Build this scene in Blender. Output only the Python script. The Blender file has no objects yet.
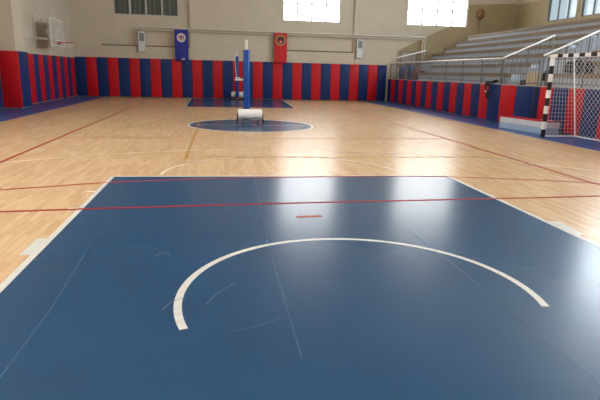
import bpy, bmesh, math, random
from mathutils import Matrix, Vector
random.seed(7)
sc = bpy.context.scene
col = sc.collection

# ------------------------------------------------------------------ materials
def mat(name, color, rough=0.6, metal=0.0, noise=0.0, nscale=8.0, coat=0.0, coat_rough=0.2, bump=0.0, spec=0.5, stretch=None, transmission=0.0):
    m = bpy.data.materials.new(name); m.use_nodes = True
    nt = m.node_tree; b = nt.nodes['Principled BSDF']
    b.inputs['Base Color'].default_value = (*color, 1)
    b.inputs['Roughness'].default_value = rough
    b.inputs['Metallic'].default_value = metal
    b.inputs['Coat Weight'].default_value = coat
    b.inputs['Coat Roughness'].default_value = coat_rough
    b.inputs['Specular IOR Level'].default_value = spec
    b.inputs['Transmission Weight'].default_value = transmission
    if noise > 0 or bump > 0:
        tc = nt.nodes.new('ShaderNodeTexCoord'); n = nt.nodes.new('ShaderNodeTexNoise')
        n.inputs['Scale'].default_value = nscale; n.inputs['Detail'].default_value = 5
        mp = nt.nodes.new('ShaderNodeMapping')
        if stretch: mp.inputs['Scale'].default_value = stretch
        nt.links.new(tc.outputs['Object'], mp.inputs['Vector']); nt.links.new(mp.outputs['Vector'], n.inputs['Vector'])
        if noise > 0:
            r = nt.nodes.new('ShaderNodeValToRGB')
            r.color_ramp.elements[0].position = 0.3; r.color_ramp.elements[1].position = 0.7
            r.color_ramp.elements[0].color = (*[c * (1 - noise) for c in color], 1)
            r.color_ramp.elements[1].color = (*[min(1, c * (1 + noise)) for c in color], 1)
            nt.links.new(n.outputs['Fac'], r.inputs['Fac']); nt.links.new(r.outputs['Color'], b.inputs['Base Color'])
        if bump > 0:
            bp = nt.nodes.new('ShaderNodeBump'); bp.inputs['Strength'].default_value = bump; bp.inputs['Distance'].default_value = 0.01
            nt.links.new(n.outputs['Fac'], bp.inputs['Height']); nt.links.new(bp.outputs['Normal'], b.inputs['Normal'])
    return m

def mat_wood_floor():
    m = bpy.data.materials.new('parquet'); m.use_nodes = True
    nt = m.node_tree; b = nt.nodes['Principled BSDF']; L = nt.links.new
    tc = nt.nodes.new('ShaderNodeTexCoord')
    mp = nt.nodes.new('ShaderNodeMapping'); mp.inputs['Rotation'].default_value = (0, 0, math.radians(90))
    L(tc.outputs['Object'], mp.inputs['Vector'])
    br = nt.nodes.new('ShaderNodeTexBrick')
    br.inputs['Scale'].default_value = 1.0
    br.inputs['Brick Width'].default_value = 0.46; br.inputs['Row Height'].default_value = 0.07
    br.inputs['Mortar Size'].default_value = 0.0012; br.inputs['Bias'].default_value = 0.0
    br.inputs['Color1'].default_value = (0.57, 0.365, 0.19, 1); br.inputs['Color2'].default_value = (0.67, 0.46, 0.27, 1)
    br.inputs['Mortar'].default_value = (0.40, 0.26, 0.14, 1)
    L(mp.outputs['Vector'], br.inputs['Vector'])
    n = nt.nodes.new('ShaderNodeTexNoise'); n.inputs['Scale'].default_value = 3.0; n.inputs['Detail'].default_value = 6
    mp2 = nt.nodes.new('ShaderNodeMapping'); mp2.inputs['Scale'].default_value = (14, 1.2, 1)
    L(tc.outputs['Object'], mp2.inputs['Vector']); L(mp2.outputs['Vector'], n.inputs['Vector'])
    mx = nt.nodes.new('ShaderNodeMixRGB'); mx.blend_type = 'SOFT_LIGHT'; mx.inputs['Fac'].default_value = 0.35
    L(br.outputs['Color'], mx.inputs['Color1']); L(n.outputs['Fac'], mx.inputs['Color2'])
    L(mx.outputs['Color'], b.inputs['Base Color'])
    b.inputs['Roughness'].default_value = 0.27
    b.inputs['Specular IOR Level'].default_value = 0.35
    return m

def mat_pane(name, color, strength):
    m = bpy.data.materials.new(name); m.use_nodes = True
    nt = m.node_tree; nt.nodes.clear()
    o = nt.nodes.new('ShaderNodeOutputMaterial'); e = nt.nodes.new('ShaderNodeEmission')
    g = nt.nodes.new('ShaderNodeBsdfGlossy'); g.inputs['Roughness'].default_value = 0.1
    fr = nt.nodes.new('ShaderNodeFresnel'); fr.inputs['IOR'].default_value = 1.45
    mx = nt.nodes.new('ShaderNodeMixShader')
    e.inputs['Color'].default_value = (*color, 1); e.inputs['Strength'].default_value = strength
    nt.links.new(fr.outputs[0], mx.inputs[0]); nt.links.new(e.outputs[0], mx.inputs[1]); nt.links.new(g.outputs[0], mx.inputs[2])
    nt.links.new(mx.outputs[0], o.inputs['Surface'])
    return m

M = dict(
    plaster=mat('beige_plaster', (0.56, 0.50, 0.40), 0.8, noise=0.05, nscale=1.2, spec=0.2),
    dado=mat('tan_paint', (0.36, 0.285, 0.165), 0.6, noise=0.06, nscale=1.5, spec=0.3),
    ceiling=mat('ceiling_paint', (0.75, 0.74, 0.70), 0.9, noise=0.04, nscale=1, spec=0.2),
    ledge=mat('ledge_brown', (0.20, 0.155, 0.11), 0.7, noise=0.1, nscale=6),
    wood=mat_wood_floor(),
    blue=mat('blue_court_paint', (0.003, 0.054, 0.142), 0.24, noise=0.08, nscale=1.4, spec=0.4),
    border=mat('border_blue_paint', (0.020, 0.080, 0.29), 0.34, noise=0.08, nscale=1.4, spec=0.35),
    white_line=mat('white_court_paint', (0.62, 0.61, 0.58), 0.35, noise=0.10, nscale=20),
    worn_line=mat('worn_white_paint', (0.74, 0.64, 0.50), 0.35, noise=0.10, nscale=14),
    red_line=mat('red_court_paint', (0.34, 0.015, 0.015), 0.55, spec=0.2, noise=0.12, nscale=20),
    thin_red=mat('faded_red_paint', (0.40, 0.035, 0.03), 0.55, spec=0.2, noise=0.12, nscale=20),
    yellow=mat('ochre_court_paint', (0.36, 0.205, 0.02), 0.7, spec=0.15, noise=0.15, nscale=20),
    orange=mat('orange_tape', (0.45, 0.15, 0.09), 0.6, spec=0.15, noise=0.1, nscale=20),
    seam=mat('seam_paint', (0.022, 0.085, 0.20), 0.35, noise=0.15, nscale=30),
    centre_line=mat('pale_blue_paint', (0.22, 0.30, 0.42), 0.35, noise=0.1, nscale=20),
    scuff=mat('scuff_grey', (0.035, 0.10, 0.20), 0.45, noise=0.2, nscale=30),
    tape=mat('clear_white_tape', (0.60, 0.60, 0.56), 0.3, noise=0.08, nscale=9),
    red_pad=mat('red_vinyl', (0.50, 0.006, 0.014), 0.45, noise=0.08, nscale=5, bump=0.06, spec=0.25),
    navy_pad=mat('navy_vinyl', (0.006, 0.028, 0.135), 0.45, noise=0.08, nscale=5, bump=0.06, spec=0.25),
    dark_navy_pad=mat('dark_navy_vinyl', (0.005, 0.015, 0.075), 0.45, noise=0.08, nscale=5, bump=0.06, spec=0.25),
    blue_sleeve=mat('royal_blue_vinyl', (0.004, 0.055, 0.27), 0.45, spec=0.25, noise=0.06, nscale=6),
    white_paint=mat('white_enamel', (0.80, 0.79, 0.76), 0.35, noise=0.03, nscale=9),
    grey_paint=mat('grey_enamel', (0.60, 0.63, 0.62), 0.45, noise=0.05, nscale=9),
    dark_grey=mat('dark_grille', (0.22, 0.23, 0.23), 0.6, noise=0.08, nscale=20),
    black=mat('black_rubber', (0.012, 0.012, 0.013), 0.5, noise=0.1, nscale=20),
    goal_white=mat('goal_white_paint', (0.86, 0.86, 0.87), 0.35, noise=0.05, nscale=10),
    goal_black=mat('goal_black_paint', (0.018, 0.014, 0.015), 0.35, noise=0.1, nscale=10),
    steel=mat('brushed_steel', (0.80, 0.80, 0.78), 0.32, metal=0.6, noise=0.05, nscale=40),
    dull_steel=mat('dull_steel', (0.17, 0.17, 0.175), 0.5, metal=0.3, noise=0.06, nscale=30),
    pipe=mat('pipe_paint', (0.58, 0.54, 0.46), 0.5, noise=0.06, nscale=10),
    net=mat('net_cord', (0.78, 0.78, 0.76), 0.7, noise=0.05, nscale=60),
    step=mat('pale_blue_concrete', (0.40, 0.46, 0.55), 0.7, noise=0.07, nscale=2.5),
    nosing=mat('brown_plank', (0.22, 0.165, 0.115), 0.6, noise=0.18, nscale=6, stretch=(4, .4, 4)),
    lowwall=mat('low_wall_paint', (0.50, 0.50, 0.48), 0.7, noise=0.05, nscale=3),
    frame=mat('window_frame_paint', (0.45, 0.45, 0.44), 0.5, noise=0.04, nscale=9),
    curtain=mat('grey_green_curtain', (0.10, 0.115, 0.10), 0.8, noise=0.25, nscale=5, stretch=(6, 1, .3)),
    ban_blue=mat('blue_banner_cloth', (0.025, 0.03, 0.28), 0.8, noise=0.1, nscale=4),
    ban_red=mat('red_banner_cloth', (0.55, 0.02, 0.025), 0.8, noise=0.1, nscale=4),
    crest_white=mat('crest_white', (0.68, 0.62, 0.60), 0.8, noise=0.05, nscale=9),
    crest_gold=mat('crest_gold', (0.36, 0.27, 0.10), 0.8, noise=0.08, nscale=9),
    crest_dark=mat('crest_dark', (0.07, 0.022, 0.035), 0.8, noise=0.1, nscale=9),
    crest_navy=mat('crest_navy', (0.02, 0.02, 0.16), 0.8, noise=0.1, nscale=9),
    hoop_red=mat('hoop_red', (0.45, 0.02, 0.02), 0.5, noise=0.06, nscale=9),
    board=mat('acrylic_board', (0.50, 0.48, 0.43), 0.25, noise=0.04, nscale=5),
    cardboard=mat('cardboard', (0.58, 0.49, 0.34), 0.8, noise=0.08, nscale=8),
    bag=mat('black_cloth', (0.013, 0.014, 0.018), 0.8, noise=0.15, nscale=9),
    bag_blue=mat('dark_blue_cloth', (0.035, 0.07, 0.17), 0.8, noise=0.15, nscale=9),
    bag_rust=mat('rust_cloth', (0.20, 0.075, 0.05), 0.8, noise=0.15, nscale=9),
    brown_box=mat('brown_box', (0.20, 0.075, 0.025), 0.5, noise=0.1, nscale=9),
    door_paint=mat('grey_door_paint', (0.36, 0.33, 0.29), 0.6, noise=0.05, nscale=5),
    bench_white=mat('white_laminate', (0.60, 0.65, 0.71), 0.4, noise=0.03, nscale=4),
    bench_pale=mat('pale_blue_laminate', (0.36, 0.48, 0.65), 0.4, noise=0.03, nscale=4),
    pane_bright=mat_pane('daylit_pane', (1.0, 1.0, 0.98), 5.3),
    pane_side=mat_pane('side_daylit_pane', (0.85, 0.94, 1.0), 9.0),
    pane_tint=mat_pane('tinted_daylit_pane', (0.66, 0.82, 0.90), 0.42),
    pane_fill=mat_pane('front_fill_pane', (1.0, 0.98, 0.94), 1.3),
    pane_left=mat_pane('left_daylit_pane', (1.0, 0.98, 0.94), 7.5),
    pane_dim=mat_pane('shaded_pane', (0.50, 0.60, 0.52), 0.09),
)

# ------------------------------------------------------------------ mesh builder
class MB:
    def __init__(self): self.v = []; self.f = []; self.mi = []; self.m = 0
    def add(self, vs, fs, m=None):
        o = len(self.v); self.v += [tuple(x) for x in vs]
        for f in fs: self.f.append([i + o for i in f]); self.mi.append(self.m if m is None else m)
        return self
    def box(self, x0, x1, y0, y1, z0, z1, m=None):
        v = [(x0,y0,z0),(x1,y0,z0),(x1,y1,z0),(x0,y1,z0),(x0,y0,z1),(x1,y0,z1),(x1,y1,z1),(x0,y1,z1)]
        return self.add(v, [(0,3,2,1),(4,5,6,7),(0,1,5,4),(1,2,6,5),(2,3,7,6),(3,0,4,7)], m)
    def tube(self, a, b, r, n=8, r2=None, m=None, cap=True):
        a = Vector(a); b = Vector(b); d = (b - a).normalized()
        u = d.orthogonal().normalized(); w = d.cross(u); r2 = r if r2 is None else r2
        vs = []
        for P, R_ in ((a, r), (b, r2)):
            for i in range(n):
                t = 2 * math.pi * i / n; vs.append(P + (u * math.cos(t) + w * math.sin(t)) * R_)
        fs = [(i, (i+1) % n, n + (i+1) % n, n + i) for i in range(n)]
        if cap: fs += [tuple(reversed(range(n))), tuple(range(n, 2*n))]
        return self.add(vs, fs, m)
    def path(self, pts, r, n=8, m=None):
        for a, b in zip(pts, pts[1:]): self.tube(a, b, r, n, m=m)
        return self
    def lathe(self, prof, c, axis='z', n=20, m=None):
        vs = []; k = len(prof)
        for i in range(n):
            t = 2*math.pi*i/n
            for r, h in prof:
                p = (r*math.cos(t), r*math.sin(t), h)
                if axis == 'x': p = (h, p[0], p[1])
                if axis == 'y': p = (p[0], h, p[1])
                vs.append((p[0]+c[0], p[1]+c[1], p[2]+c[2]))
        fs = [(i*k+j, ((i+1) % n)*k+j, ((i+1) % n)*k+j+1, i*k+j+1) for i in range(n) for j in range(k-1)]
        return self.add(vs, fs, m)
    def poly(self, pts, z, m=None):
        return self.add([(x, y, z) for x, y in pts], [tuple(range(len(pts)))], m)
    def strip(self, pts, w, z, m=None):
        n = len(pts); vs = []
        for i, p_ in enumerate(pts):
            a = Vector(pts[max(0, i-1)]); b = Vector(pts[min(n-1, i+1)]); d = (b - a).normalized()
            q = Vector((-d.y, d.x)) * w / 2; p_ = Vector(p_)
            vs += [(*(p_ - q), z), (*(p_ + q), z)]
        return self.add(vs, [(2*i, 2*i+2, 2*i+3, 2*i+1) for i in range(n-1)], m)
    def build(self, name, mats, parent=None, bevel=0.0, smooth=False, loc=None):
        me = bpy.data.meshes.new(name); me.from_pydata(self.v, [], self.f)
        for mm in (mats if isinstance(mats, (list, tuple)) else [mats]): me.materials.append(mm)
        me.polygons.foreach_set('material_index', self.mi)
        bm = bmesh.new(); bm.from_mesh(me); bmesh.ops.recalc_face_normals(bm, faces=bm.faces)
        if bevel > 0:
            bmesh.ops.bevel(bm, geom=[e for e in bm.edges if len(e.link_faces) == 2 and e.calc_face_angle(0) > 0.6], offset=bevel, segments=2, affect='EDGES', profile=0.6)
        bm.to_mesh(me); bm.free()
        if smooth:
            me.polygons.foreach_set('use_smooth', [True] * len(me.polygons))
            try: me.set_sharp_from_angle(angle=math.radians(40))
            except Exception: pass
        me.update()
        o = bpy.data.objects.new(name, me); col.objects.link(o)
        if parent: o.parent = parent
        if loc: o.location = loc
        return o

def tag(o, label=None, cat=None, group=None, kind=None):
    if label: o['label'] = label
    if cat: o['category'] = cat
    if group: o['group'] = group
    if kind: o['kind'] = kind
    return o
def empty(name, loc=(0,0,0), rz=0.0):
    o = bpy.data.objects.new(name, None); col.objects.link(o)
    o.location = loc; o.rotation_euler = (0, 0, rz); o.empty_display_size = 0.2
    return o
def struct(o): o['kind'] = 'structure'; return o
ORD = ['first','second','third','fourth','fifth','sixth','seventh','eighth','ninth','tenth','eleventh','twelfth','thirteenth','fourteenth','fifteenth','sixteenth','seventeenth','eighteenth','nineteenth','twentieth']
def arc(cx, cy, r, a0, a1, n=48):
    return [(cx + r*math.cos(math.radians(a0+(a1-a0)*i/n)), cy + r*math.sin(math.radians(a0+(a1-a0)*i/n))) for i in range(n+1)]

# ------------------------------------------------------------------ setting: shell
XL, XR, YB, YF, ZC = -8.385, 15.8, 27.5, -3.5, 8.6
floor = struct(MB().box(-9.0, XR, YF, 28.2, -0.2, 0.0).build('floor', M['wood']))

Z1, Z2, Z3 = 0.001, 0.002, 0.003
def mark(name, mb, m): return mb.build(name, m, floor)
# painted areas
mark('blue_key', MB().poly([(-2.45,0.0),(2.43,0.0),(2.44,5.80),(-2.45,5.88)], Z1), M['blue'])
mark('far_blue_key', MB().poly([(-2.36,20.68),(2.22,20.68),(2.42,27.38),(-2.46,27.38)], Z1), M['blue'])
mark('blue_border', MB().poly([(-8.6,YF+.02),(-6.72,YF+.02),(-6.80,27.4),(-8.6,27.4)], Z1), M['border'])
mark('blue_border', MB().poly([(7.06,YF+.02),(8.5,YF+.02),(8.5,27.4),(7.02,27.4)], Z1), M['border'])
mark('centre_circle', MB().poly(arc(-0.10,13.3,1.71,0,360,64)[:-1], Z1), M['blue'])
# white lines
mark('court_line', MB().strip([(-2.47,-0.02),(-2.47,5.92)], 0.055, Z2), M['white_line'])
mark('court_line', MB().strip([(2.45,-0.02),(2.455,5.83)], 0.055, Z2), M['white_line'])
mark('court_line', MB().strip([(-2.48,5.90),(2.47,5.82)], 0.05, Z2), M['white_line'])
mark('restricted_arc', MB().strip(arc(-0.03,1.656,1.232,198,-14.5,72), 0.052, Z2), M['white_line'])
mark('circle_ring', MB().strip(arc(-0.10,13.3,1.74,0,360,72), 0.07, Z2), M['white_line'])
mark('court_line', MB().strip([(-1.80,13.28),(1.60,13.28)], 0.06, Z2), M['centre_line'])
mark('free_throw_arc', MB().strip(arc(0.0,5.92,1.83,3,177,60), 0.045, Z2), M['worn_line'])
mark('three_point_line', MB().strip(arc(0.0,1.55,7.0,22,158,90), 0.03, Z2), M['worn_line'])
mark('court_line', MB().strip([(-6.70,YF+.1),(-6.79,27.2)], 0.05, Z2), M['worn_line'])
mark('court_line', MB().strip([(7.05,YF+.1),(7.01,27.2)], 0.05, Z2), M['white_line'])
mark('far_key_line', MB().strip([(-2.46,27.38),(-2.36,20.66),(2.22,20.66),(2.44,27.38)], 0.05, Z2), M['worn_line'])
# red lines
mark('volleyball_line', MB().strip([(-4.385,3.9),(-4.40,23.0)], 0.055, Z2), M['red_line'])
mark('volleyball_line', MB().strip([(4.47,4.4),(4.49,23.0)], 0.06, Z2), M['red_line'])
mark('volleyball_line', MB().strip([(-4.9,3.90),(-3.24,4.04),(-2.27,4.12),(-0.06,4.25),(3.07,4.36),(5.6,4.5)], 0.052, Z3), M['red_line'])
def smooth(pts, k=8):
    out = []
    for i in range(len(pts)-1):
        p0, p1, p2, p3 = [Vector(pts[min(max(j,0),len(pts)-1)]) for j in (i-1,i,i+1,i+2)]
        for s in range(k):
            t = s/k
            out.append(tuple(0.5*((2*p1)+(p2-p0)*t+(2*p0-5*p1+4*p2-p3)*t*t+(3*p1-p0-3*p2+p3)*t**3)))
    return out + [pts[-1]]
mark('handball_line', MB().strip(smooth([(-4.35,4.75),(-3.64,5.09),(-3.11,5.26),(-2.45,5.48),(-1.26,5.68),(0.17,5.78),(1.55,5.81),(2.46,5.73),(3.75,5.44),(4.7,5.10),(5.4,4.7)]), 0.045, Z3), M['thin_red'])
mark('attack_line', MB().strip([(-4.4,10.24),(4.48,10.42)], 0.05, Z2), M['thin_red'])
# dashed ochre lines
d = MB(); y = 7.35
while y < 20: d.strip([(-1.56,y),(-1.56-0.002*(y-7),y+0.15)], 0.055, Z2); y += 0.30
mark('dashed_line', d, M['yellow'])
d = MB(); x = -1.6
while x < 4.3: d.strip([(x,7.60),(x+0.16,7.60)], 0.11, Z2); x += 0.30
mark('dashed_line', d, M['yellow'])
# lane blocks, tape, scuffs, seams
mark('lane_block', MB().poly([(-2.585,2.66),(-2.495,2.66),(-2.495,3.09),(-2.585,3.09)], Z3), M['tape'])
mark('lane_block', MB().poly([(2.47,2.80),(2.56,2.84),(2.59,3.27),(2.47,3.33)], Z3), M['tape'])
for sx in (-1,):
    for yy in (4.12, 4.93): mark('lane_tick', MB().poly([(sx*2.60,yy),(sx*2.49,yy),(sx*2.49,yy+.04),(sx*2.60,yy+.04)], Z3), M['worn_line'])
mark('tape_mark', MB().poly([(-0.19,3.62),(0.085,3.64),(0.085,3.70),(-0.19,3.68)], Z3), M['orange'])
for pts in ([(-0.5,5.8),(-0.57,2.6),(-0.56,0.9)], [(0.84,3.1),(0.88,2.2),(0.90,0.2)], [(-2.13,3.9),(-2.04,1.6),(-2.06,0.5)]):
    mark('seam_line', MB().strip(pts, 0.006, Z2), M['seam'])
mark('scuff_mark', MB().strip(smooth([(-0.922,1.215),(-0.83,1.24),(-0.741,1.283),(-0.603,1.375)]), 0.008, Z3), M['scuff'])
mark('scuff_mark', MB().strip(smooth([(-1.35,1.55),(-1.30,1.66),(-1.22,1.72)]), 0.007, Z3), M['scuff'])
mark('scuff_mark', MB().strip(smooth([(-1.08,1.60),(-1.0,1.78),(-0.88,1.94)]), 0.007, Z3), M['scuff'])
mark('scuff_mark', MB().strip(smooth([(-1.52,2.55),(-1.44,2.62),(-1.39,2.56)]), 0.01, Z3), M['scuff'])

def wall_holes(name, axis, p0, p1, u0, u1, z0, z1, holes, m):
    """a wall slab with rectangular openings; axis 'y' = thickness runs along y"""
    us = sorted({u0, u1, *[h[0] for h in holes], *[h[1] for h in holes]})
    zs = sorted({z0, z1, *[h[2] for h in holes], *[h[3] for h in holes]})
    mb = MB()
    for a, b in zip(us, us[1:]):
        for c, e in zip(zs, zs[1:]):
            if any(h[0] <= a and b <= h[1] and h[2] <= c and e <= h[3] for h in holes): continue
            if axis == 'y': mb.box(a, b, p0, p1, c, e)
            else: mb.box(p0, p1, a, b, c, e)
    return struct(mb.build(name, m))

W1 = (-6.27, -3.05, 4.15, 6.6); W2 = (2.45, 5.58, 4.17, 6.6); W3 = (9.38, 12.92, 4.20, 6.6)
BAY1 = (-6.95, -2.47, 2.66, ZC); BAY2 = (1.93, 6.36, 2.66, ZC)
# back wall: front skin with two raised bays cut back 12 cm, then the full wall with the openings
wb = MB()
us = [-9.0, BAY1[0], BAY1[1], BAY2[0], BAY2[1], 8.9]
wb.box(us[0], us[1], YB, YB+.12, 0, ZC); wb.box(us[1], us[2], YB, YB+.12, 0, 2.66)
wb.box(us[2], us[3], YB, YB+.12, 0, ZC); wb.box(us[3], us[4], YB, YB+.12, 0, 2.66)
wb.box(us[4], us[5], YB, YB+.12, 0, ZC)
wback = struct(wb.build('wall_back', M['plaster']))
wbb = wall_holes('wall_back_bays', 'y', YB+.121, YB+.36, -9.0, XR+.3, 0, ZC, [W1, W2, W3], M['plaster'])
struct(MB().box(BAY1[0], BAY1[1], YB-.02, YB+.115, 2.60, 2.665).build('bay_strip_1', M['ledge'], bevel=.01))  # plain dark brown strips along the foot of the two bays
struct(MB().box(BAY2[0], BAY2[1], YB-.02, YB+.115, 2.60, 2.665).build('bay_strip_2', M['ledge'], bevel=.01))
# tan dado painted on the far wall beside the stand, sloping down with the steps
dd = MB(); YD = YB+.119
pts = [(8.93,1.9),(8.93,2.80),(11.4,4.00),(11.9,4.20),(12.93,4.20),(12.93,5.42),(15.8,5.58),(15.8,1.9)]
n = len(pts)
dd.add([(x,YD-.012,z) for x,z in pts]+[(x,YD,z) for x,z in pts], [tuple(range(n)), tuple(range(2*n-1,n-1,-1))]+[(i,(i+1)%n,n+(i+1)%n,n+i) for i in range(n)])
struct(dd.build('trim_3', M['dado']))

# left wall: far part, pilaster, recessed near part
struct(MB().box(-8.6, XL, 19.36, YB, 0, ZC).box(-8.6, -7.95, 18.46, 19.36, 0, ZC).build('wall_left', M['plaster']))
LW = [(-2.6,0.4), (1.0,4.0), (4.6,7.6), (8.2,11.2)]
wall_holes('wall_left_recess', 'x', -9.0, -8.6, YF, YB, 0, ZC, [(a, b, 4.3, 7.6) for a, b in LW], M['plaster'])
# right wall with its row of high windows; low wall in front of the stand
RW = [(22.25, 24.58), (19.65, 21.98), (17.05, 19.38), (14.45, 16.78), (11.85, 14.18), (9.25, 11.58), (6.65, 8.98), (4.05, 6.38), (1.45, 3.78)]
struct(wall_holes('wall_right', 'x', XR, XR+.3, YF, YB+.36, 0, ZC, [(a, b, 4.33, 8.3) for a, b in RW], M['plaster']))
dl = MB(); us = [YF+.02] + [v for ab in sorted(RW) for v in ab] + [YB+.1]
dl.box(XR-.012, XR-.001, us[0], us[-1], 0, 4.33)
for a, b in zip(us[0::2], us[1::2]): dl.box(XR-.012, XR-.001, a, b, 4.33, 5.5)
struct(dl.build('trim_4', M['dado']))
FW = [(-1.5,1.5), (2.5,5.5), (6.5,9.5), (10.5,13.5)]  # unseen windows added behind the camera as weak fill light
wall_holes('wall_front', 'y', YF-.3, YF, -9.0, XR+.3, 0, ZC, [(a, b, 4.2, 7.6) for a, b in FW], M['plaster'])
struct(MB().box(-9.0, XR+.3, YF-.3, YB+.36, ZC, ZC+.2).build('ceiling', M['ceiling']))
struct(MB().box(8.49, 8.62, YF, 27.48, 0, 1.27).build('wall_stand', M['lowwall']))

# windows
def window_back(name, W, pane, bars, curtain=None):
    x0, x1, z0, z1 = W; y0 = YB + .20
    root = struct(empty(name, ((x0+x1)/2, y0, z0)))
    ox, oy, oz = root.location
    fr = MB(); t = .045
    fr.box(x0-ox+.002, x0-ox+t, -.03, .04, .002, z1-z0-.002).box(x1-ox-t, x1-ox-.002, -.03, .04, .002, z1-z0-.002)
    fr.box(x0-ox+t, x1-ox-t, -.03, .04, .002, t).box(x0-ox+t, x1-ox-t, -.03, .04, z1-z0-t, z1-z0-.002)
    fr.build('window_frame', M['frame'], root)
    w = (x1-x0)/4
    mu = MB()
    for i in (1,2,3): mu.box(x0-ox+w*i-bars/2, x0-ox+w*i+bars/2, -.025, .035, t, z1-z0-t)
    for z in (5.06-z0, 5.85-z0): mu.box(x0-ox+t, x1-ox-t, -.028, .038, z-.028, z+.028)
    mu.build('glazing_bars', M['frame'], root)
    MB().box(x0-ox+.01, x1-ox-.01, .042, .05, .01, z1-z0-.01).build('pane', pane, root)
    if curtain:
        cb = MB(); n = 60; vs = []
        for i in range(n+1):
            xx = x0-ox+.06+(x1-x0-.12)*i/n; yy = .012+.012*math.sin(i*1.3)
            vs += [(xx,yy,.05),(xx,yy,z1-z0-.05)]
        cb.add(vs, [(2*i,2*i+2,2*i+3,2*i+1) for i in range(n)])
        cb.build('curtain', M['curtain'], root)
    return root
window_back('window_1', W1, M['pane_dim'], .09, True)
window_back('window_2', W2, M['pane_bright'], .08)
window_back('window_3', W3, M['pane_bright'], .08)
for k, (a, b) in enumerate(RW):
    root = struct(empty('window_%d' % (k+4), (XR+.12, (a+b)/2, 4.33))); h = (b-a)/2; H = 8.3-4.33
    fr = MB(); t = .06
    fr.box(-.03,.05,-h+.002,-h+t,.002,H-.002).box(-.03,.05,h-t,h-.002,.002,H-.002).box(-.03,.05,-h+t,h-t,.002,t).box(-.03,.05,-h+t,h-t,H-t,H-.002)
    fr.build('window_frame', M['dull_steel'], root)
    mu = MB()
    for y in (-h/3, h/3): mu.box(-.025,.045,y-.02,y+.02,t,H-t)
    for z in (1.1, 2.2): mu.box(-.028,.048,-h+t,h-t,z-.02,z+.02)
    mu.build('glazing_bars', M['dull_steel'], root)
    MB().box(.052,.06,-h+.01,h-.01,.01,H-.01).build('pane', M['pane_tint' if k < 2 else 'pane_side'], root)

def window_plain(name, c, rz, w, H, pane):
    root = struct(empty(name, c, rz)); h = w/2; t = .06
    MB().box(-h+.002,-h+t,-.04,.04,.002,H-.002).box(h-t,h-.002,-.04,.04,.002,H-.002).box(-h+t,h-t,-.04,.04,.002,t).box(-h+t,h-t,-.04,.04,H-t,H-.002).build('window_frame', M['frame'], root)
    mu = MB()
    for x in (-h/2, 0, h/2): mu.box(x-.02,x+.02,-.035,.035,t,H-t)
    for z in (1.1, 2.2): mu.box(-h+t,h-t,-.038,.038,z-.02,z+.02)
    mu.build('glazing_bars', M['frame'], root)
    MB().box(-h+.01,h-.01,-.055,-.045,.01,H-.01).build('pane', pane, root)
for k, (a, b) in enumerate(FW): window_plain('window_%d' % (k+13), ((a+b)/2, YF-.15, 4.2), 0, b-a, 3.4, M['pane_fill'])
for k, (a, b) in enumerate(LW): window_plain('window_%d' % (k+17), (-8.8, (a+b)/2, 4.3), -math.pi/2, b-a, 3.3, M['pane_left'])

# ------------------------------------------------------------------ wall pads
_padcache = {}
def pad(w, h, t, kind):
    """padded panel, centred on x, back at y=t, front at y=0"""
    key = (round(w,3), h, t, kind)
    if key in _padcache: 
        o = bpy.data.objects.new('wall_pad', _padcache[key]); col.objects.link(o); return o
    mb = MB(); g = .006
    mb.box(-w/2+g, w/2-g, 0, t, 0.03, h)
    o = mb.build('wall_pad', M[kind], bevel=.03, smooth=True)
    _padcache[key] = o.data
    return o
def put(o, loc, rz): o.location = loc; o.rotation_euler = (0, 0, rz); return o
CN = {'red_pad':'red', 'navy_pad':'navy', 'dark_navy_pad':'dark navy'}
# far wall
edges = [-8.29, -7.752] + [-7.752 + .5363*i for i in range(1, 30)] + [8.33]
cnt = {'red_pad':0, 'navy_pad':0}
for i, (a, b) in enumerate(zip(edges, edges[1:])):
    k = 'navy_pad' if i % 2 == 0 else 'red_pad'
    o = put(pad(b-a, 2.0, .09, k), ((a+b)/2, 27.40, 0), 0)
    tag(o, '%s wall pad on the far wall, %s %s one from the left corner' % (CN[k], ORD[cnt[k]], CN[k]), 'wall pad', 'tall wall pads along the far wall'); cnt[k] += 1
# left wall beyond the pilaster: red first after the pilaster
cnt = {'red_pad':0, 'navy_pad':0}; y = 19.42; i = 0
ls = [19.41, 20.085] + [20.69 + .605*k for k in range(0, 12)]
for i, (a, b) in enumerate(zip(ls, ls[1:])):
    k = 'navy_pad' if i % 2 else 'red_pad'
    if b > 27.30: b = 27.38
    o = put(pad(b-a, 1.95, .075, k), (-8.30, (a+b)/2, 0), math.pi/2)
    tag(o, '%s wall pad on the left wall, %s %s one beyond the pilaster' % (CN[k], ORD[cnt[k]], CN[k]), 'wall pad', 'wall pads along the left wall'); cnt[k] += 1
o = put(pad(.89, 1.97, .08, 'navy_pad'), (-7.865, 18.92, 0), math.pi/2); tag(o, 'wide blue pad wrapped on the face of the left wall pilaster', 'wall pad', 'wall pads along the left wall')
o = put(pad(.64, 1.97, .08, 'red_pad'), (-8.19, 18.375, 0), 0); tag(o, 'wide red pad on the side of the left wall pilaster', 'wall pad', 'wall pads along the left wall')
for i, (a, b, k) in enumerate(((17.66, 18.36, 'navy_pad'), (17.02, 17.66, 'red_pad'), (16.38, 17.02, 'navy_pad'), (15.74, 16.38, 'red_pad'))):
    o = put(pad(b-a, 1.95, .09, k), (-8.5, (a+b)/2, 0), math.pi/2)
    tag(o, '%s wall pad in the left recess, %s pad before the pilaster' % (CN[k], ORD[i]), 'wall pad', 'wall pads along the left wall')
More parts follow.
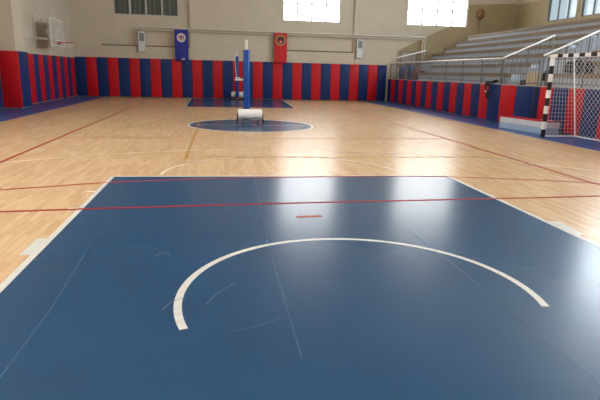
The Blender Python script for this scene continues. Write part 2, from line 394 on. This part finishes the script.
# right side, in front of the low wall
rs = [(27.36 if i == 0 else 28.02-.636*i, 28.02-.636*(i+1), 'red_pad' if i % 2 == 0 else 'navy_pad') for i in range(1, 19)]
rs[0] = (27.36, rs[0][1], rs[0][2])
last = rs[-1][1]
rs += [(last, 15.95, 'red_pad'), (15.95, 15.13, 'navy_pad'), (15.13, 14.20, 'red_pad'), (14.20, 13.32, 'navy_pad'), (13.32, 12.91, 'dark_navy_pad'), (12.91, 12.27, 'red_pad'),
       (12.27, 11.61, 'navy_pad'), (11.61, 10.95, 'red_pad'), (10.95, 10.31, 'navy_pad'), (10.31, 9.67, 'red_pad'), (9.67, 9.03, 'navy_pad'), (9.03, 8.39, 'red_pad')]
cnt = {'red_pad':0, 'navy_pad':0, 'dark_navy_pad':0}
for a, b, k in rs:
    if a - b < .05: continue
    o = put(pad(a-b, 1.25, .08, k), (8.40, (a+b)/2, 0), -math.pi/2)
    if k == 'dark_navy_pad': lab = 'narrow dark navy pad below the stand behind the white box'
    else: lab = '%s pad on the low wall below the stand, %s %s one from the far end' % (CN[k], ORD[cnt[k]], CN[k])
    tag(o, lab, 'wall pad', 'low wall pads below the stand'); cnt[k] += 1

# ------------------------------------------------------------------ grandstand
X0, RUN, Z0, RISE, NR = 8.72, .66, 1.64, .34, 7
gs = tag(empty('grandstand', (8.62, 26.6, 0)), 'pale blue stepped concrete spectator stand with brown plank edges along the right side', 'grandstand')
gx, gy, gz = gs.location
def rel(*a): return (a[0]-gx, a[1]-gx, a[2]-gy, a[3]-gy, a[4]-gz, a[5]-gz)
MB().box(*rel(8.625, XR-.02, YF+.05, 27.45, 0.002, 1.22)).build('walkway', M['step'], gs)
AY0, AY1, YE, YN = 13.02, 15.10, 26.75, 2.0
for k in range(NR):
    x = X0 + RUN*k; z = Z0 + RISE*k
    xe = X0 + RUN*(k+1) if k < NR-1 else XR-.02
    zb = 1.22
    for (a, b) in ((AY1, YE if k > 1 else 23.7), (YN, AY0)):
        s = MB().box(*rel(x, xe, a, b, zb, z-.05)).build('tier', M['step'], gs)
        MB().box(*rel(x-.03, xe, a, b, z-.049, z)).box(*rel(x-.03, x+.02, a, b, z-.13, z-.05)).build('nosing', M['nosing'], s)
# aisle steps: two to a row
st = MB()
for k in range(NR*2-1):
    x = X0 + RUN*k/2; z = 1.22 + .185*(k+1) if k < 2 else Z0 + RISE*(k-1)/2
    xe = XR-.02 if k == NR*2-2 else x+RUN/2
    if z > Z0+RISE*(NR-1): z = Z0+RISE*(NR-1)
    st.box(*rel(x, xe, AY0+.002, AY1-.002, 1.221, z))
st.build('aisle_steps', M['step'], gs)

# guard railing on the low wall (two lengths), and aisle handrails
RX = 8.555
def guard(y0, y1, posts, label, pitch):
    t = tag(empty('guard_railing', (RX, y0, 1.27)), label, 'railing', 'steel guard railings on the low wall')
    L = y1 - y0
    MB().tube((0,0,.85), (0,L,.85), .027, 10).build('top_rail', M['steel'], t, smooth=True)
    MB().tube((0,0,.08), (0,L,.08), .014, 8).tube((0,0,.76),(0,L,.76),.014,8).build('infill_rail', M['dull_steel'], t, smooth=True)
    for yy in posts: MB().tube((0,yy-y0,.002), (0,yy-y0,.84), .026, 8).build('post', M['dull_steel'], t, smooth=True)
    n = int(L/pitch)
    me = None
    for i in range(1, n):
        yy = i*L/n
        if any(abs(yy+y0-q) < pitch*.45 for q in posts): continue
        if me is None:
            b = MB().tube((0,0,.08), (0,0,.76), .0085, 6).build('baluster', M['dull_steel'], t); me = b.data
        else:
            b = bpy.data.objects.new('baluster', me); col.objects.link(b); b.parent = t
        b.location = (0, yy, 0)
    return t
guard(15.42, 27.44, [15.46, 16.84, 18.40, 19.96, 21.60, 23.2, 24.85, 26.4, 27.40], 'long steel guard railing with thin bars on the low wall from far corner to aisle', .165)
guard(7.9, 12.95, [12.90, 11.3, 9.7, 7.95], 'steel guard railing on the low wall behind the goal', .165)
t = tag(empty('bar_gate', (RX, 13.30, 1.27)), 'low gate of thin upright bars across the foot of the stand aisle', 'gate')
MB().tube((0,0,.06),(0,2.08,.06),.012,8).build('bottom_rail', M['dull_steel'], t, smooth=True)
MB().tube((0,0,.70),(0,2.08,.70),.012,8).build('top_rail', M['dull_steel'], t, smooth=True)
for yy in (0, 2.08): MB().tube((0,yy,.002),(0,yy,.74),.02,8).build('post', M['dull_steel'], t, smooth=True)
for i in range(1, 13): MB().tube((0,2.08*i/13,.06),(0,2.08*i/13,.70),.009,6).build('baluster', M['dull_steel'], t)
def handrail(y, x0, z0, x1, z1, npost, label, on_tier=False):
    def ground_z(xw):
        if xw < X0-.03: return 1.22
        if on_tier: return Z0 + RISE*int((xw-X0+.03)//RUN)
        k = int((xw-X0)//(RUN/2))
        return 1.22 if k < 0 else (1.22+.185*(k+1) if k < 2 else Z0+RISE*(k-1)/2)
    t = tag(empty('handrail', (x0, y, z0-.85)), label, 'handrail', 'sloping handrails of the stand aisle')
    MB().tube((0,0,.85), (x1-x0,0,z1-z0+.85), .03, 10).build('top_rail', M['steel'], t, smooth=True)
    for i in range(npost):
        f = (i + (.0 if i else .02))/(npost-1); f = min(f, .985)
        xx = (x1-x0)*f; zt = (z1-z0)*f+.85
        zg = ground_z(x0+xx)
        MB().tube((xx,0,min(zg-(z0-.85)+.002, zt-.3)), (xx,0,zt-.02), .022, 8).build('post', M['dull_steel'], t, smooth=True)
    nb = int((x1-x0)/.16)
    for i in range(1, nb):
        f = i/nb; xx = (x1-x0)*f; zt = (z1-z0)*f
        MB().tube((xx,0,ground_z(x0+xx)-(z0-.85)+.002), (xx,0,zt+.84), .008, 6).build('baluster', M['dull_steel'], t)
handrail(15.42, 8.56, 2.14, 10.33, 2.92, 3, 'sloping steel handrail on the far side of the stand aisle', True)
handrail(13.16, 8.56, 2.15, 11.4, 3.42, 5, 'sloping steel handrail on the near side of the stand aisle, behind the goal')
handrail(26.88, 8.70, 2.40, 10.35, 2.83, 3, 'short sloping handrail at the far end of the stand by the wall')

# hatch door in the far wall behind the railing
dr = struct(empty('door_1', (9.62, YB+.105, 1.22)))
MB().box(-.42,.42,-.02,-.001,.002,1.50).build('door_leaf', M['door_paint'], dr)
MB().box(-.48,-.42,-.035,-.001,.002,1.56).box(.42,.48,-.035,-.001,.002,1.56).box(-.42,.42,-.035,-.001,1.50,1.56).build('door_frame', M['nosing'], dr)
MB().tube((.30,-.06,.9),(.36,-.06,.9),.012).tube((.33,-.06,.9),(.33,-.02,.9),.01).build('door_handle', M['steel'], dr)

# soft bundles and bags
def bundle(name, loc, s, m, label, cat, group=None, rz=0, strap=True):
    t = tag(empty(name, loc, rz), label, cat, group)
    bm = bmesh.new(); bmesh.ops.create_icosphere(bm, subdivisions=3, radius=1)
    rnd = random.Random(label)
    off = [rnd.uniform(0, 6) for _ in range(3)]
    for v in bm.verts:
        p = v.co.copy()
        for a in range(3): v.co[a] = math.copysign(abs(p[a])**.55, p[a])
        q = 1 + .06*math.sin(5*p.x+off[0])*math.sin(4*p.y+off[1]) + .04*math.sin(7*p.z+off[2])
        v.co = Vector((v.co.x*q*s[0]/2, v.co.y*q*s[1]/2, v.co.z*s[2]/2 + s[2]/2 + .003))
        if p.z > .4: v.co.x *= .85; v.co.y *= .85
    me = bpy.data.meshes.new('body'); bm.to_mesh(me); bm.free(); me.materials.append(m)
    me.polygons.foreach_set('use_smooth', [True]*len(me.polygons))
    o = bpy.data.objects.new('body', me); col.objects.link(o); o.parent = t
    if strap:
        pts = [(0, s[1]*.36*math.cos(a), s[2]*.93 + s[2]*.32*math.sin(a)) for a in [math.pi*i/8 for i in range(9)]]
        MB().path(pts, .014, 6).build('strap', m, t, smooth=True)
    return t
bundle('duffel_bag', (8.87, 13.40, 1.408), (.20,.22,.26), M['bag'], 'black bag on the aisle step beside the goal post', 'bag', 'dark bags on the stand')
bundle('duffel_bag', (9.02, 12.55, 1.64), (.26,.16,.34), M['bag'], 'black bag on the lowest tier just behind the goal corner', 'bag', 'dark bags on the stand')
bundle('duffel_bag', (9.02, 12.18, 1.64), (.26,.14,.38), M['bag'], 'narrow black bag second from the aisle on the lowest tier', 'bag', 'dark bags on the stand')
bundle('duffel_bag', (9.02, 11.75, 1.64), (.26,.30,.26), M['bag'], 'wide black bag third from the aisle on the lowest tier', 'bag', 'dark bags on the stand')
for x, y, sx, h, m, lab in (
    (8.92, 26.35, .40, .72, 'bag_blue', 'tall dark blue bundle standing behind the far end of the railing'),
    (9.00, 25.75, .42, .60, 'bag_rust', 'rust red bundle standing right of the tall dark blue one behind the railing'),
    (8.95, 25.15, .36, .74, 'bag_blue', 'dark blue bundle between two rust ones behind the railing'),
    (9.05, 24.60, .44, .62, 'bag_rust', 'wide rust bundle nearest to the end of the lowest tiers'),
    (9.10, 24.08, .34, .50, 'bag', 'black bundle touching the end of the lowest tiers'),
    (9.45, 27.20, .40, .90, 'bag_blue', 'tallest blue bundle against the far wall below the sloping handrail')):
    bundle('cloth_bundle', (x, y, 1.222), (.38, sx, h), M[m], lab, 'bundle', 'bundles stored behind the railing', strap=False)

# cardboard box and small black box on the low wall
t = tag(empty('cardboard_box', (8.72, 13.80, 1.224)), 'tan cardboard box on the stand walkway at the foot of the aisle', 'box')
MB().box(-.08,.14,-.27,.27,0,.42).build('body', M['cardboard'], t, bevel=.006)
MB().box(-.085,.145,-.275,-.01,.421,.43).box(-.085,.145,.01,.275,.421,.43).build('flap', M['cardboard'], t)
t = tag(empty('equipment_case', (8.71, 14.26, 1.224)), 'small black case beside the cardboard box above the wall pads', 'case')
MB().box(-.07,.10,-.16,.16,0,.19).build('body', M['bag'], t, bevel=.015)
MB().box(-.005,.035,-.05,.05,.191,.215).build('handle', M['dull_steel'], t)

# black jacket draped over the pads
jk = tag(empty('jacket', (8.40, 15.78, 1.27)), 'black jacket draped over the top of the low wall pads', 'jacket')
nx, ny = 14, 18; vs = []; prof = [(.16,.03),(.10,.05),(.04,.06),(-.01,.05),(-.04,.01),(-.05,-.06),(-.055,-.13),(-.058,-.20),(-.06,-.27),(-.06,-.34),(-.06,-.41),(-.058,-.47)]
for i, (px, pz) in enumerate(prof):
    for j in range(ny+1):
        v = j/ny; wdt = .44 - .035*i if i < 5 else .27 + .03*math.sin(i*1.7) - .014*(i-5)
        yy = (v-.5)*wdt - (.0 if i < 5 else .02*(i-5)*.6) + .10
        vs.append((px - .022*math.sin(v*13+i*.35) - .02, yy, pz + .012*math.sin(v*9) - (.05*math.sin(v*math.pi) if i == len(prof)-1 else 0)))
mb = MB().add(vs, [(i*(ny+1)+j, i*(ny+1)+j+1, (i+1)*(ny+1)+j+1, (i+1)*(ny+1)+j) for i in range(len(prof)-1) for j in range(ny)])
o = mb.build('body', M['bag'], jk, smooth=True); sm = o.modifiers.new('thick', 'SOLIDIFY'); sm.thickness = .02; sm.offset = 1
mb = MB(); mb.path([(.03,-.10,.09),(.05,-.26,.115),(.02,-.36,.09)], .035, 8); mb.build('sleeve', M['bag'], jk, smooth=True)
MB().box(-.125,-.098,.10,.17,-.30,-.24).build('cuff', M['white_paint'], jk, bevel=.008)
MB().box(-.118,-.098,-.04,.06,-.22,-.10).build('patch', M['hoop_red'], jk, bevel=.008)

# ------------------------------------------------------------------ low white box with red top
ang = math.atan2(7.75-7.50, 13.35-11.50)
bx = tag(empty('vaulting_box', (7.835, 12.38, 0)), 'low white sided box with a red padded top lying against the wall pads', 'box')
bx.rotation_euler = (0, 0, ang)
hx, hy = .25, .95
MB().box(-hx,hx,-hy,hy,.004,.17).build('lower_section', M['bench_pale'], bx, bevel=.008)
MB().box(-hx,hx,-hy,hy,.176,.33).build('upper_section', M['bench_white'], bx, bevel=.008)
MB().box(-hx+.02,hx-.01,-hy+.01,hy-.01,.331,.352).build('top_pad', M['red_pad'], bx, bevel=.012)
MB().box(hx-.10,hx-.03,-.72,-.30,.353,.362).build('reflection_streak', M['white_paint'], bx)  # white strip standing in for the streak of light reflected on the top

# ------------------------------------------------------------------ handball goal
gl = tag(empty('handball_goal', (7.35, 10.90, 0)), 'black and white banded handball goal with white net in front of the blue floor edge', 'goal')
hw = .04
def banded(mb, a, b, axis, first):
    # bands of 20 cm of alternating colour along one axis, from a to b
    n = 10 if axis == 'z' else 15
    for i in range(n):
        p0 = a + (b-a)*i/n; p1 = a + (b-a)*(i+1)/n; m = (i + first) % 2
        if axis == 'z': mb.box(-hw,hw,mb.yc-hw,mb.yc+hw,p0,p1,m)
        else: mb.box(-hw,hw,min(p0,p1),max(p0,p1),2.0,2.08,m)
for yc in (0.0, -3.08):
    mb = MB(); mb.yc = yc; banded(mb, .003, 2.0, 'z', 1); mb.box(-hw,hw,yc-hw,yc+hw,2.0,2.08,0)
    mb.build('goal_post', [M['goal_white'], M['goal_black']], gl)
mb = MB(); banded(mb, -hw, -3.08+hw, 'y', 0); mb.build('crossbar', [M['goal_white'], M['goal_black']], gl)
DB, DT = .93, .58
for yc in (0.0, -3.08):
    MB().path([(hw,yc,2.04),(DT,yc,2.04),(DB,yc,.03),(hw,yc,.03)], .018, 8).build('net_frame', M['goal_white'], gl, smooth=True)
MB().tube((DB,0,.03),(DB,-3.08,.03),.018,8).build('ground_bar', M['goal_white'], gl, smooth=True)
MB().tube((DT,0,2.04),(DT,-3.08,2.04),.018,8).build('rear_bar', M['goal_white'], gl, smooth=True)
nb = MB(); rr = .003
def xb(z): return DB + (DT-DB)*(z-.03)/2.01
for yc in (0.0, -3.08):              # side nets, square mesh
    for i in range(1, 20):
        z = .03+2.01*i/20; nb.tube((0,yc,z),(xb(z),yc,z),rr,4,cap=False)
    for i in range(1, 9):
        f = i/9; nb.tube((DB*f,yc,.03),(DT*f,yc,2.04),rr,4,cap=False)
for i in range(0, 7):                # roof net
    x = DT*i/6; nb.tube((x,0,2.04),(x,-3.08,2.04),rr,4,cap=False)
for i in range(1, 31): nb.tube((0,-3.08*i/31,2.04),(DT,-3.08*i/31,2.04),rr,4,cap=False)
H = 2.01                              # back net, diamond mesh
for s in (1, -1):
    c = -H
    while c < 3.08 + H:
        a = max(0, -c) ; b = min(H, 3.08 - c) if True else H
        if b > a:
            y0_, y1_ = c + a, c + b
            f = (lambda yy: yy) if s == 1 else (lambda yy: 3.08 - yy)
            nb.tube((xb(.03+a), -f(y0_), .03+a), (xb(.03+b), -f(y1_), .03+b), rr, 4, cap=False)
        c += .15
nb.build('net', M['net'], gl)

# ------------------------------------------------------------------ volleyball posts on rollers
def vpost(loc, label, pdx, pdy, top, sleeve_top, split, sleeve_r):
    t = tag(empty('volleyball_post', loc), label, 'volleyball post', 'wheeled volleyball posts')
    tip = MB().lathe([(0.03,.05),(.03,top-.06),(.038,top-.05),(.038,top-.01),(.02,top),(.0,top)], (pdx,pdy,0), n=16)
    tip.build('pole', M['white_paint'], t, smooth=True)
    s0 = .14
    MB().lathe([(.032,s0),(sleeve_r-.01,s0),(sleeve_r,s0+.02),(sleeve_r,sleeve_top-.02),(sleeve_r-.01,sleeve_top),(.032,sleeve_top)], (pdx,pdy,0), n=24).build('padded_sleeve', M['blue_sleeve'], t, smooth=True)
    for z in (.75, 1.35): MB().lathe([(sleeve_r+.001,z),(sleeve_r+.006,z),(sleeve_r+.006,z+.04),(sleeve_r+.001,z+.04)], (pdx,pdy,0), n=24).build('strap', M['blue_sleeve'], t, smooth=True)
    R_ = .145; hz = .275
    segs = ((-.345,.345),) if not split else ((-.35,-.13),(.06,.35))
    for a, b in segs:
        MB().lathe([(.0,a),(R_-.015,a),(R_,a+.015),(R_,b-.015),(R_-.015,b),(0,b)], (0,0,hz), 'x', 28).build('roller', M['white_paint'], t, smooth=True)
    MB().tube((-.37,0,hz),(.37,0,hz),.02).tube((pdx,0,.13),(pdx,pdy,.13),.022).box(pdx-.06,pdx+.06,pdy-.06,pdy+.06,.11,.14).build('axle_frame', M['black'], t)
    for sx in (-1, 1):
        MB().box(sx*.36-.018,sx*.36+.018,-.05,.05,.07,.30).build('wheel_fork', M['black'], t, bevel=.006)
        MB().lathe([(.012,sx*.385-.02),(.055,sx*.385-.02),(.066,sx*.385-.01),(.066,sx*.385+.01),(.055,sx*.385+.02),(.012,sx*.385+.02)], (0,-.05,.068), 'x', 20).build('wheel', M['black'], t, smooth=True)
        MB().lathe([(.01,sx*.22-.02),(.045,sx*.22-.02),(.05,sx*.22),(.045,sx*.22+.02),(.01,sx*.22+.02)], (0,-.10,.053), 'x', 18).tube((sx*.22,-.10,.053),(sx*.22,-.02,.115),.014).build('caster', M['black'], t, smooth=True)
    return t
vpost((-.105,13.68,0), 'blue padded volleyball post with white roller base standing on the centre circle', -.095, .16, 2.34, 2.07, False, .092)
v2 = vpost((.0,26.80,0), 'thinner blue volleyball post before the far wall with white cross bar and cord', -.05, -.20, 2.42, 2.22, True, .085)
MB().box(-.17,.34,-.32,-.29,1.0,1.10).box(-.15,.10,-.315,-.29,1.12,1.17).build('winch_bar', M['white_paint'], v2, bevel=.01)
MB().path([(-.05,-.2,2.40),(-.16,-.25,2.2),(-.13,-.30,1.6),(-.08,-.31,1.17)], .016, 8).build('cord', M['white_paint'], v2, smooth=True)

# ------------------------------------------------------------------ things on the far wall
def heater(x, label):
    t = tag(empty('wall_heater', (x, 27.36, 2.34)), label, 'heater', 'grey wall heaters')
    MB().box(-.17,.17,-.02,.13,0,1.0).build('casing', M['grey_paint'], t, bevel=.015)
    MB().box(-.10,.13,-.028,-.021,.52,.92).build('grille', M['dark_grille'] if 'dark_grille' in M else M['dark_grey'], t)
    MB().box(-.205,-.172,.0,.12,-.02,.98).build('side_cover', M['dark_grey'], t, bevel=.004)
    MB().tube((-.12,.05,1.0),(-.12,.05,1.07),.025).tube((.06,.05,1.0),(.06,.05,1.06),.03).build('pipe_stub', M['dark_grey'], t)
heater(-4.92, 'grey wall heater below the dark window')
heater(6.69, 'grey wall heater to the right of the red banner')
tag(MB().path([(-4.86,27.33,3.42),(-4.86,27.33,3.54),(10.42,27.33,3.54),(10.42,27.33,2.30)], .042, 8).build('heating_pipe', M['pipe'], smooth=True), 'upper beige heating pipe running along the far wall above the pads', 'pipe', 'heating pipes on the far wall')
tag(MB().path([(-4.80,27.33,3.43),(10.28,27.33,3.43),(10.28,27.33,2.30)], .034, 8).build('heating_pipe', M['pipe'], smooth=True), 'lower beige heating pipe just under the upper one on the far wall', 'pipe', 'heating pipes on the far wall')
tag(MB().tube((6.46,27.46,2.05),(6.46,27.46,3.40),.024,8).build('drop_pipe', M['pipe'], smooth=True), 'short vertical pipe behind the right wall heater', 'pipe')

def banner(x0, x1, z0, z1, cloth, label, kind):
    t = tag(empty('banner', ((x0+x1)/2, 27.27, z0)), label, 'banner', 'club banners on the far wall')
    w = x1-x0; h = z1-z0; vs = []; nx, nz = 16, 10
    for j in range(nz+1):
        for i in range(nx+1):
            u = i/nx; v = j/nz
            vs.append(((u-.5)*w, .012*math.sin(u*9+v*2)*(1-v), v*h))
    o = MB().add(vs, [(j*(nx+1)+i, j*(nx+1)+i+1, (j+1)*(nx+1)+i+1, (j+1)*(nx+1)+i) for j in range(nz) for i in range(nx)]).build('cloth', cloth, t, smooth=True)
    sm = o.modifiers.new('thick', 'SOLIDIFY'); sm.thickness = .006
    MB().tube((-w/2-.03,.012,h-.015),(w/2+.03,.012,h-.015),.014,8).build('hanging_rod', M['dull_steel'], t, smooth=True)
    cz = h*.76 if kind == 'red' else h*.74; c = (0, cz)
    def disc(r, y, m, name, inner=0):
        n = 28; vv = []; 
        for i in range(n):
            a = 2*math.pi*i/n
            vv.append((c[0]+r*math.cos(a), y, c[1]+r*math.sin(a)))
        mb = MB()
        if inner:
            for i in range(n):
                a = 2*math.pi*i/n; vv.append((c[0]+inner*math.cos(a), y, c[1]+inner*math.sin(a)))
            mb.add(vv, [(i,(i+1)%n,n+(i+1)%n,n+i) for i in range(n)])
        else: mb.add(vv, [tuple(range(n))])
        return mb
    R_ = w*.335
    if kind == 'blue':
        disc(R_, -.020, None, '').build('crest_disc', M['crest_white'], t)
        e = MB()
        for q in (-1, 1):
            e.add([(c[0]+q*.015,-.023,c[1]-R_*.72),(c[0]+q*R_*.55,-.023,c[1]-R_*.05),(c[0]+q*R_*.62,-.023,c[1]+R_*.55),(c[0]+q*R_*.34,-.023,c[1]+R_*.35),(c[0]+q*R_*.30,-.023,c[1]-R_*.1),(c[0]+q*.015,-.023,c[1]-R_*.35)], [tuple(range(6))])
        e.m = 1
        e.add([(c[0]-R_*.20,-.023,c[1]-R_*.05),(c[0],-.023,c[1]-R_*.28),(c[0]+R_*.20,-.023,c[1]-R_*.05),(c[0]+R_*.12,-.023,c[1]+R_*.62),(c[0]-R_*.12,-.023,c[1]+R_*.62)], [tuple(range(5))])
        e.build('crest_emblem', [M['hoop_red'], M['crest_navy']], t)
        MB().box(-.02,.17,-.020,-.014,.05,.09).box(.0,.15,-.020,-.014,.11,.135).build('printed_mark', M['crest_white'], t)
    else:
        R_ = w*.40
        disc(R_, -.020, None, '', R_*.72).build('crest_ring', M['crest_gold'], t)
        disc(R_*.70, -.021, None, '').build('crest_disc', M['crest_dark'], t)
        e = MB()
        e.add([(c[0]-R_*.28,-.024,c[1]-R_*.5),(c[0]+R_*.28,-.024,c[1]-R_*.5),(c[0]+R_*.36,-.024,c[1]+R_*.05),(c[0]+R_*.1,-.024,c[1]-R_*.1),(c[0],-.024,c[1]+R_*.3),(c[0]-R_*.1,-.024,c[1]-R_*.1),(c[0]-R_*.36,-.024,c[1]+R_*.05)], [tuple(range(7))])
        e.build('crest_emblem', M['ban_red'], t)
        MB().box(-.05,.05,-.025,-.0245,cz-R_*.42,cz-R_*.2).build('crest_detail', M['crest_white'], t)
banner(-3.24,-2.56,1.93,3.50, M['ban_blue'], 'blue hanging banner with a white round crest near the dark window', 'blue')
banner(1.95,2.64,1.95,3.50, M['ban_red'], 'red hanging banner with a gold ringed dark round crest', 'red')

ab = tag(empty('alarm_box', (13.62, YB-.09, 4.68)), 'small brown box on the tan far wall right of the bright window', 'alarm box')
MB().lathe([(0,0),(.10,.0),(.17,.10),(.19,.25),(.16,.42),(.06,.5),(0,.5)], (0,0,0), n=16).build('housing', M['brown_box'], ab, smooth=True)
MB().tube((.0,.17,.02),(.0,.17,-.7),.012).build('cable', M['ledge'], ab)

# ------------------------------------------------------------------ side basketball hoop on the left wall
bh = tag(empty('basketball_hoop', (-8.08, 22.5, 2.3)), 'white framed basketball backboard with red rim on the left wall', 'basketball hoop')
MB().box(.40,.43,-.85,.85,.05,1.05).build('backboard', M['board'], bh, bevel=.004)
MB().box(.395,.435,-.89,-.85,.01,1.09).box(.395,.435,.85,.89,.01,1.09).box(.395,.435,-.85,.85,.01,.05).box(.395,.435,-.85,.85,1.05,1.09).build('board_frame', M['white_paint'], bh)
f = .435
MB().box(f,f+.004,-.30,-.26,.22,.66).box(f,f+.004,.26,.30,.22,.66).box(f,f+.004,-.26,.26,.62,.66).box(f,f+.004,-.26,.26,.22,.26).build('target_square', M['grey_paint'], bh)
ring = [(.84+.225*math.cos(a), .225*math.sin(a), .16) for a in [2*math.pi*i/28 for i in range(29)]]
MB().path(ring, .011, 8).build('rim', M['hoop_red'], bh, smooth=True)
MB().box(.44,.62,-.07,.07,.14,.17).box(.44,.46,-.09,.09,.06,.20).build('rim_bracket', M['hoop_red'], bh, bevel=.004)
nn = MB()
for i in range(12):
    a = 2*math.pi*i/12; b = a + math.pi/6; a2 = a - math.pi/6
    for q in (b, a2):
        nn.tube((.84+.22*math.cos(a),.22*math.sin(a),.15),(.84+.16*math.cos(q),.16*math.sin(q),-.05),.003,4,cap=False)
nn.build('net', M['net'], bh)
for sy in (-.5, .5):
    MB().tube((-.30,sy,.25),(.40,sy,.25),.022).tube((-.30,sy,.9),(.40,sy,.9),.022).tube((-.30,sy,.25),(.40,sy,.9),.016).build('support_arm', M['pipe'], bh)
MB().tube((-.27,-3.0,.27),(.36,-.2,.25),.022).build('brace', M['pipe'], bh)
MB().tube((-.27,-3.0,1.22),(.36,-.4,1.02),.016).build('brace', M['pipe'], bh)
MB().box(-.303,-.25,-.62,-.42,-.05,1.2).build('wall_plate', M['pipe'], bh)
MB().box(-.303,-.25,.42,.62,-.05,1.2).build('wall_plate', M['pipe'], bh)

# ------------------------------------------------------------------ world, camera, view
w = bpy.data.worlds.new('World'); sc.world = w; w.use_nodes = True
w.node_tree.nodes['Background'].inputs['Color'].default_value = (0.75, 0.85, 1.0, 1)
w.node_tree.nodes['Background'].inputs['Strength'].default_value = 1.0
cam = bpy.data.cameras.new('Camera'); co = bpy.data.objects.new('Camera', cam); col.objects.link(co)
cam.sensor_width = 36; cam.lens = 519.5412/600*36; cam.clip_start = .05; cam.clip_end = 200
Rm = Matrix(((0.988464,0.012192,-0.150963),(-0.149478,0.239034,-0.959437),(0.024388,0.970935,0.238099)))
co.matrix_world = Matrix.Translation((-0.97806,-1.57184,1.48099)) @ Rm.to_4x4()
sc.camera = co
vs_ = sc.view_settings; sc.display_settings.display_device = 'sRGB'
vs_.view_transform = 'Standard'; vs_.look = 'None'; vs_.gamma = 1; vs_.use_curve_mapping = False; vs_.exposure = 0.84
cy = sc.cycles
cy.max_bounces = 10; cy.diffuse_bounces = 6; cy.glossy_bounces = 4; cy.use_denoising = True; cy.sample_clamp_indirect = 6
cy.caustics_reflective = False; cy.caustics_refractive = False
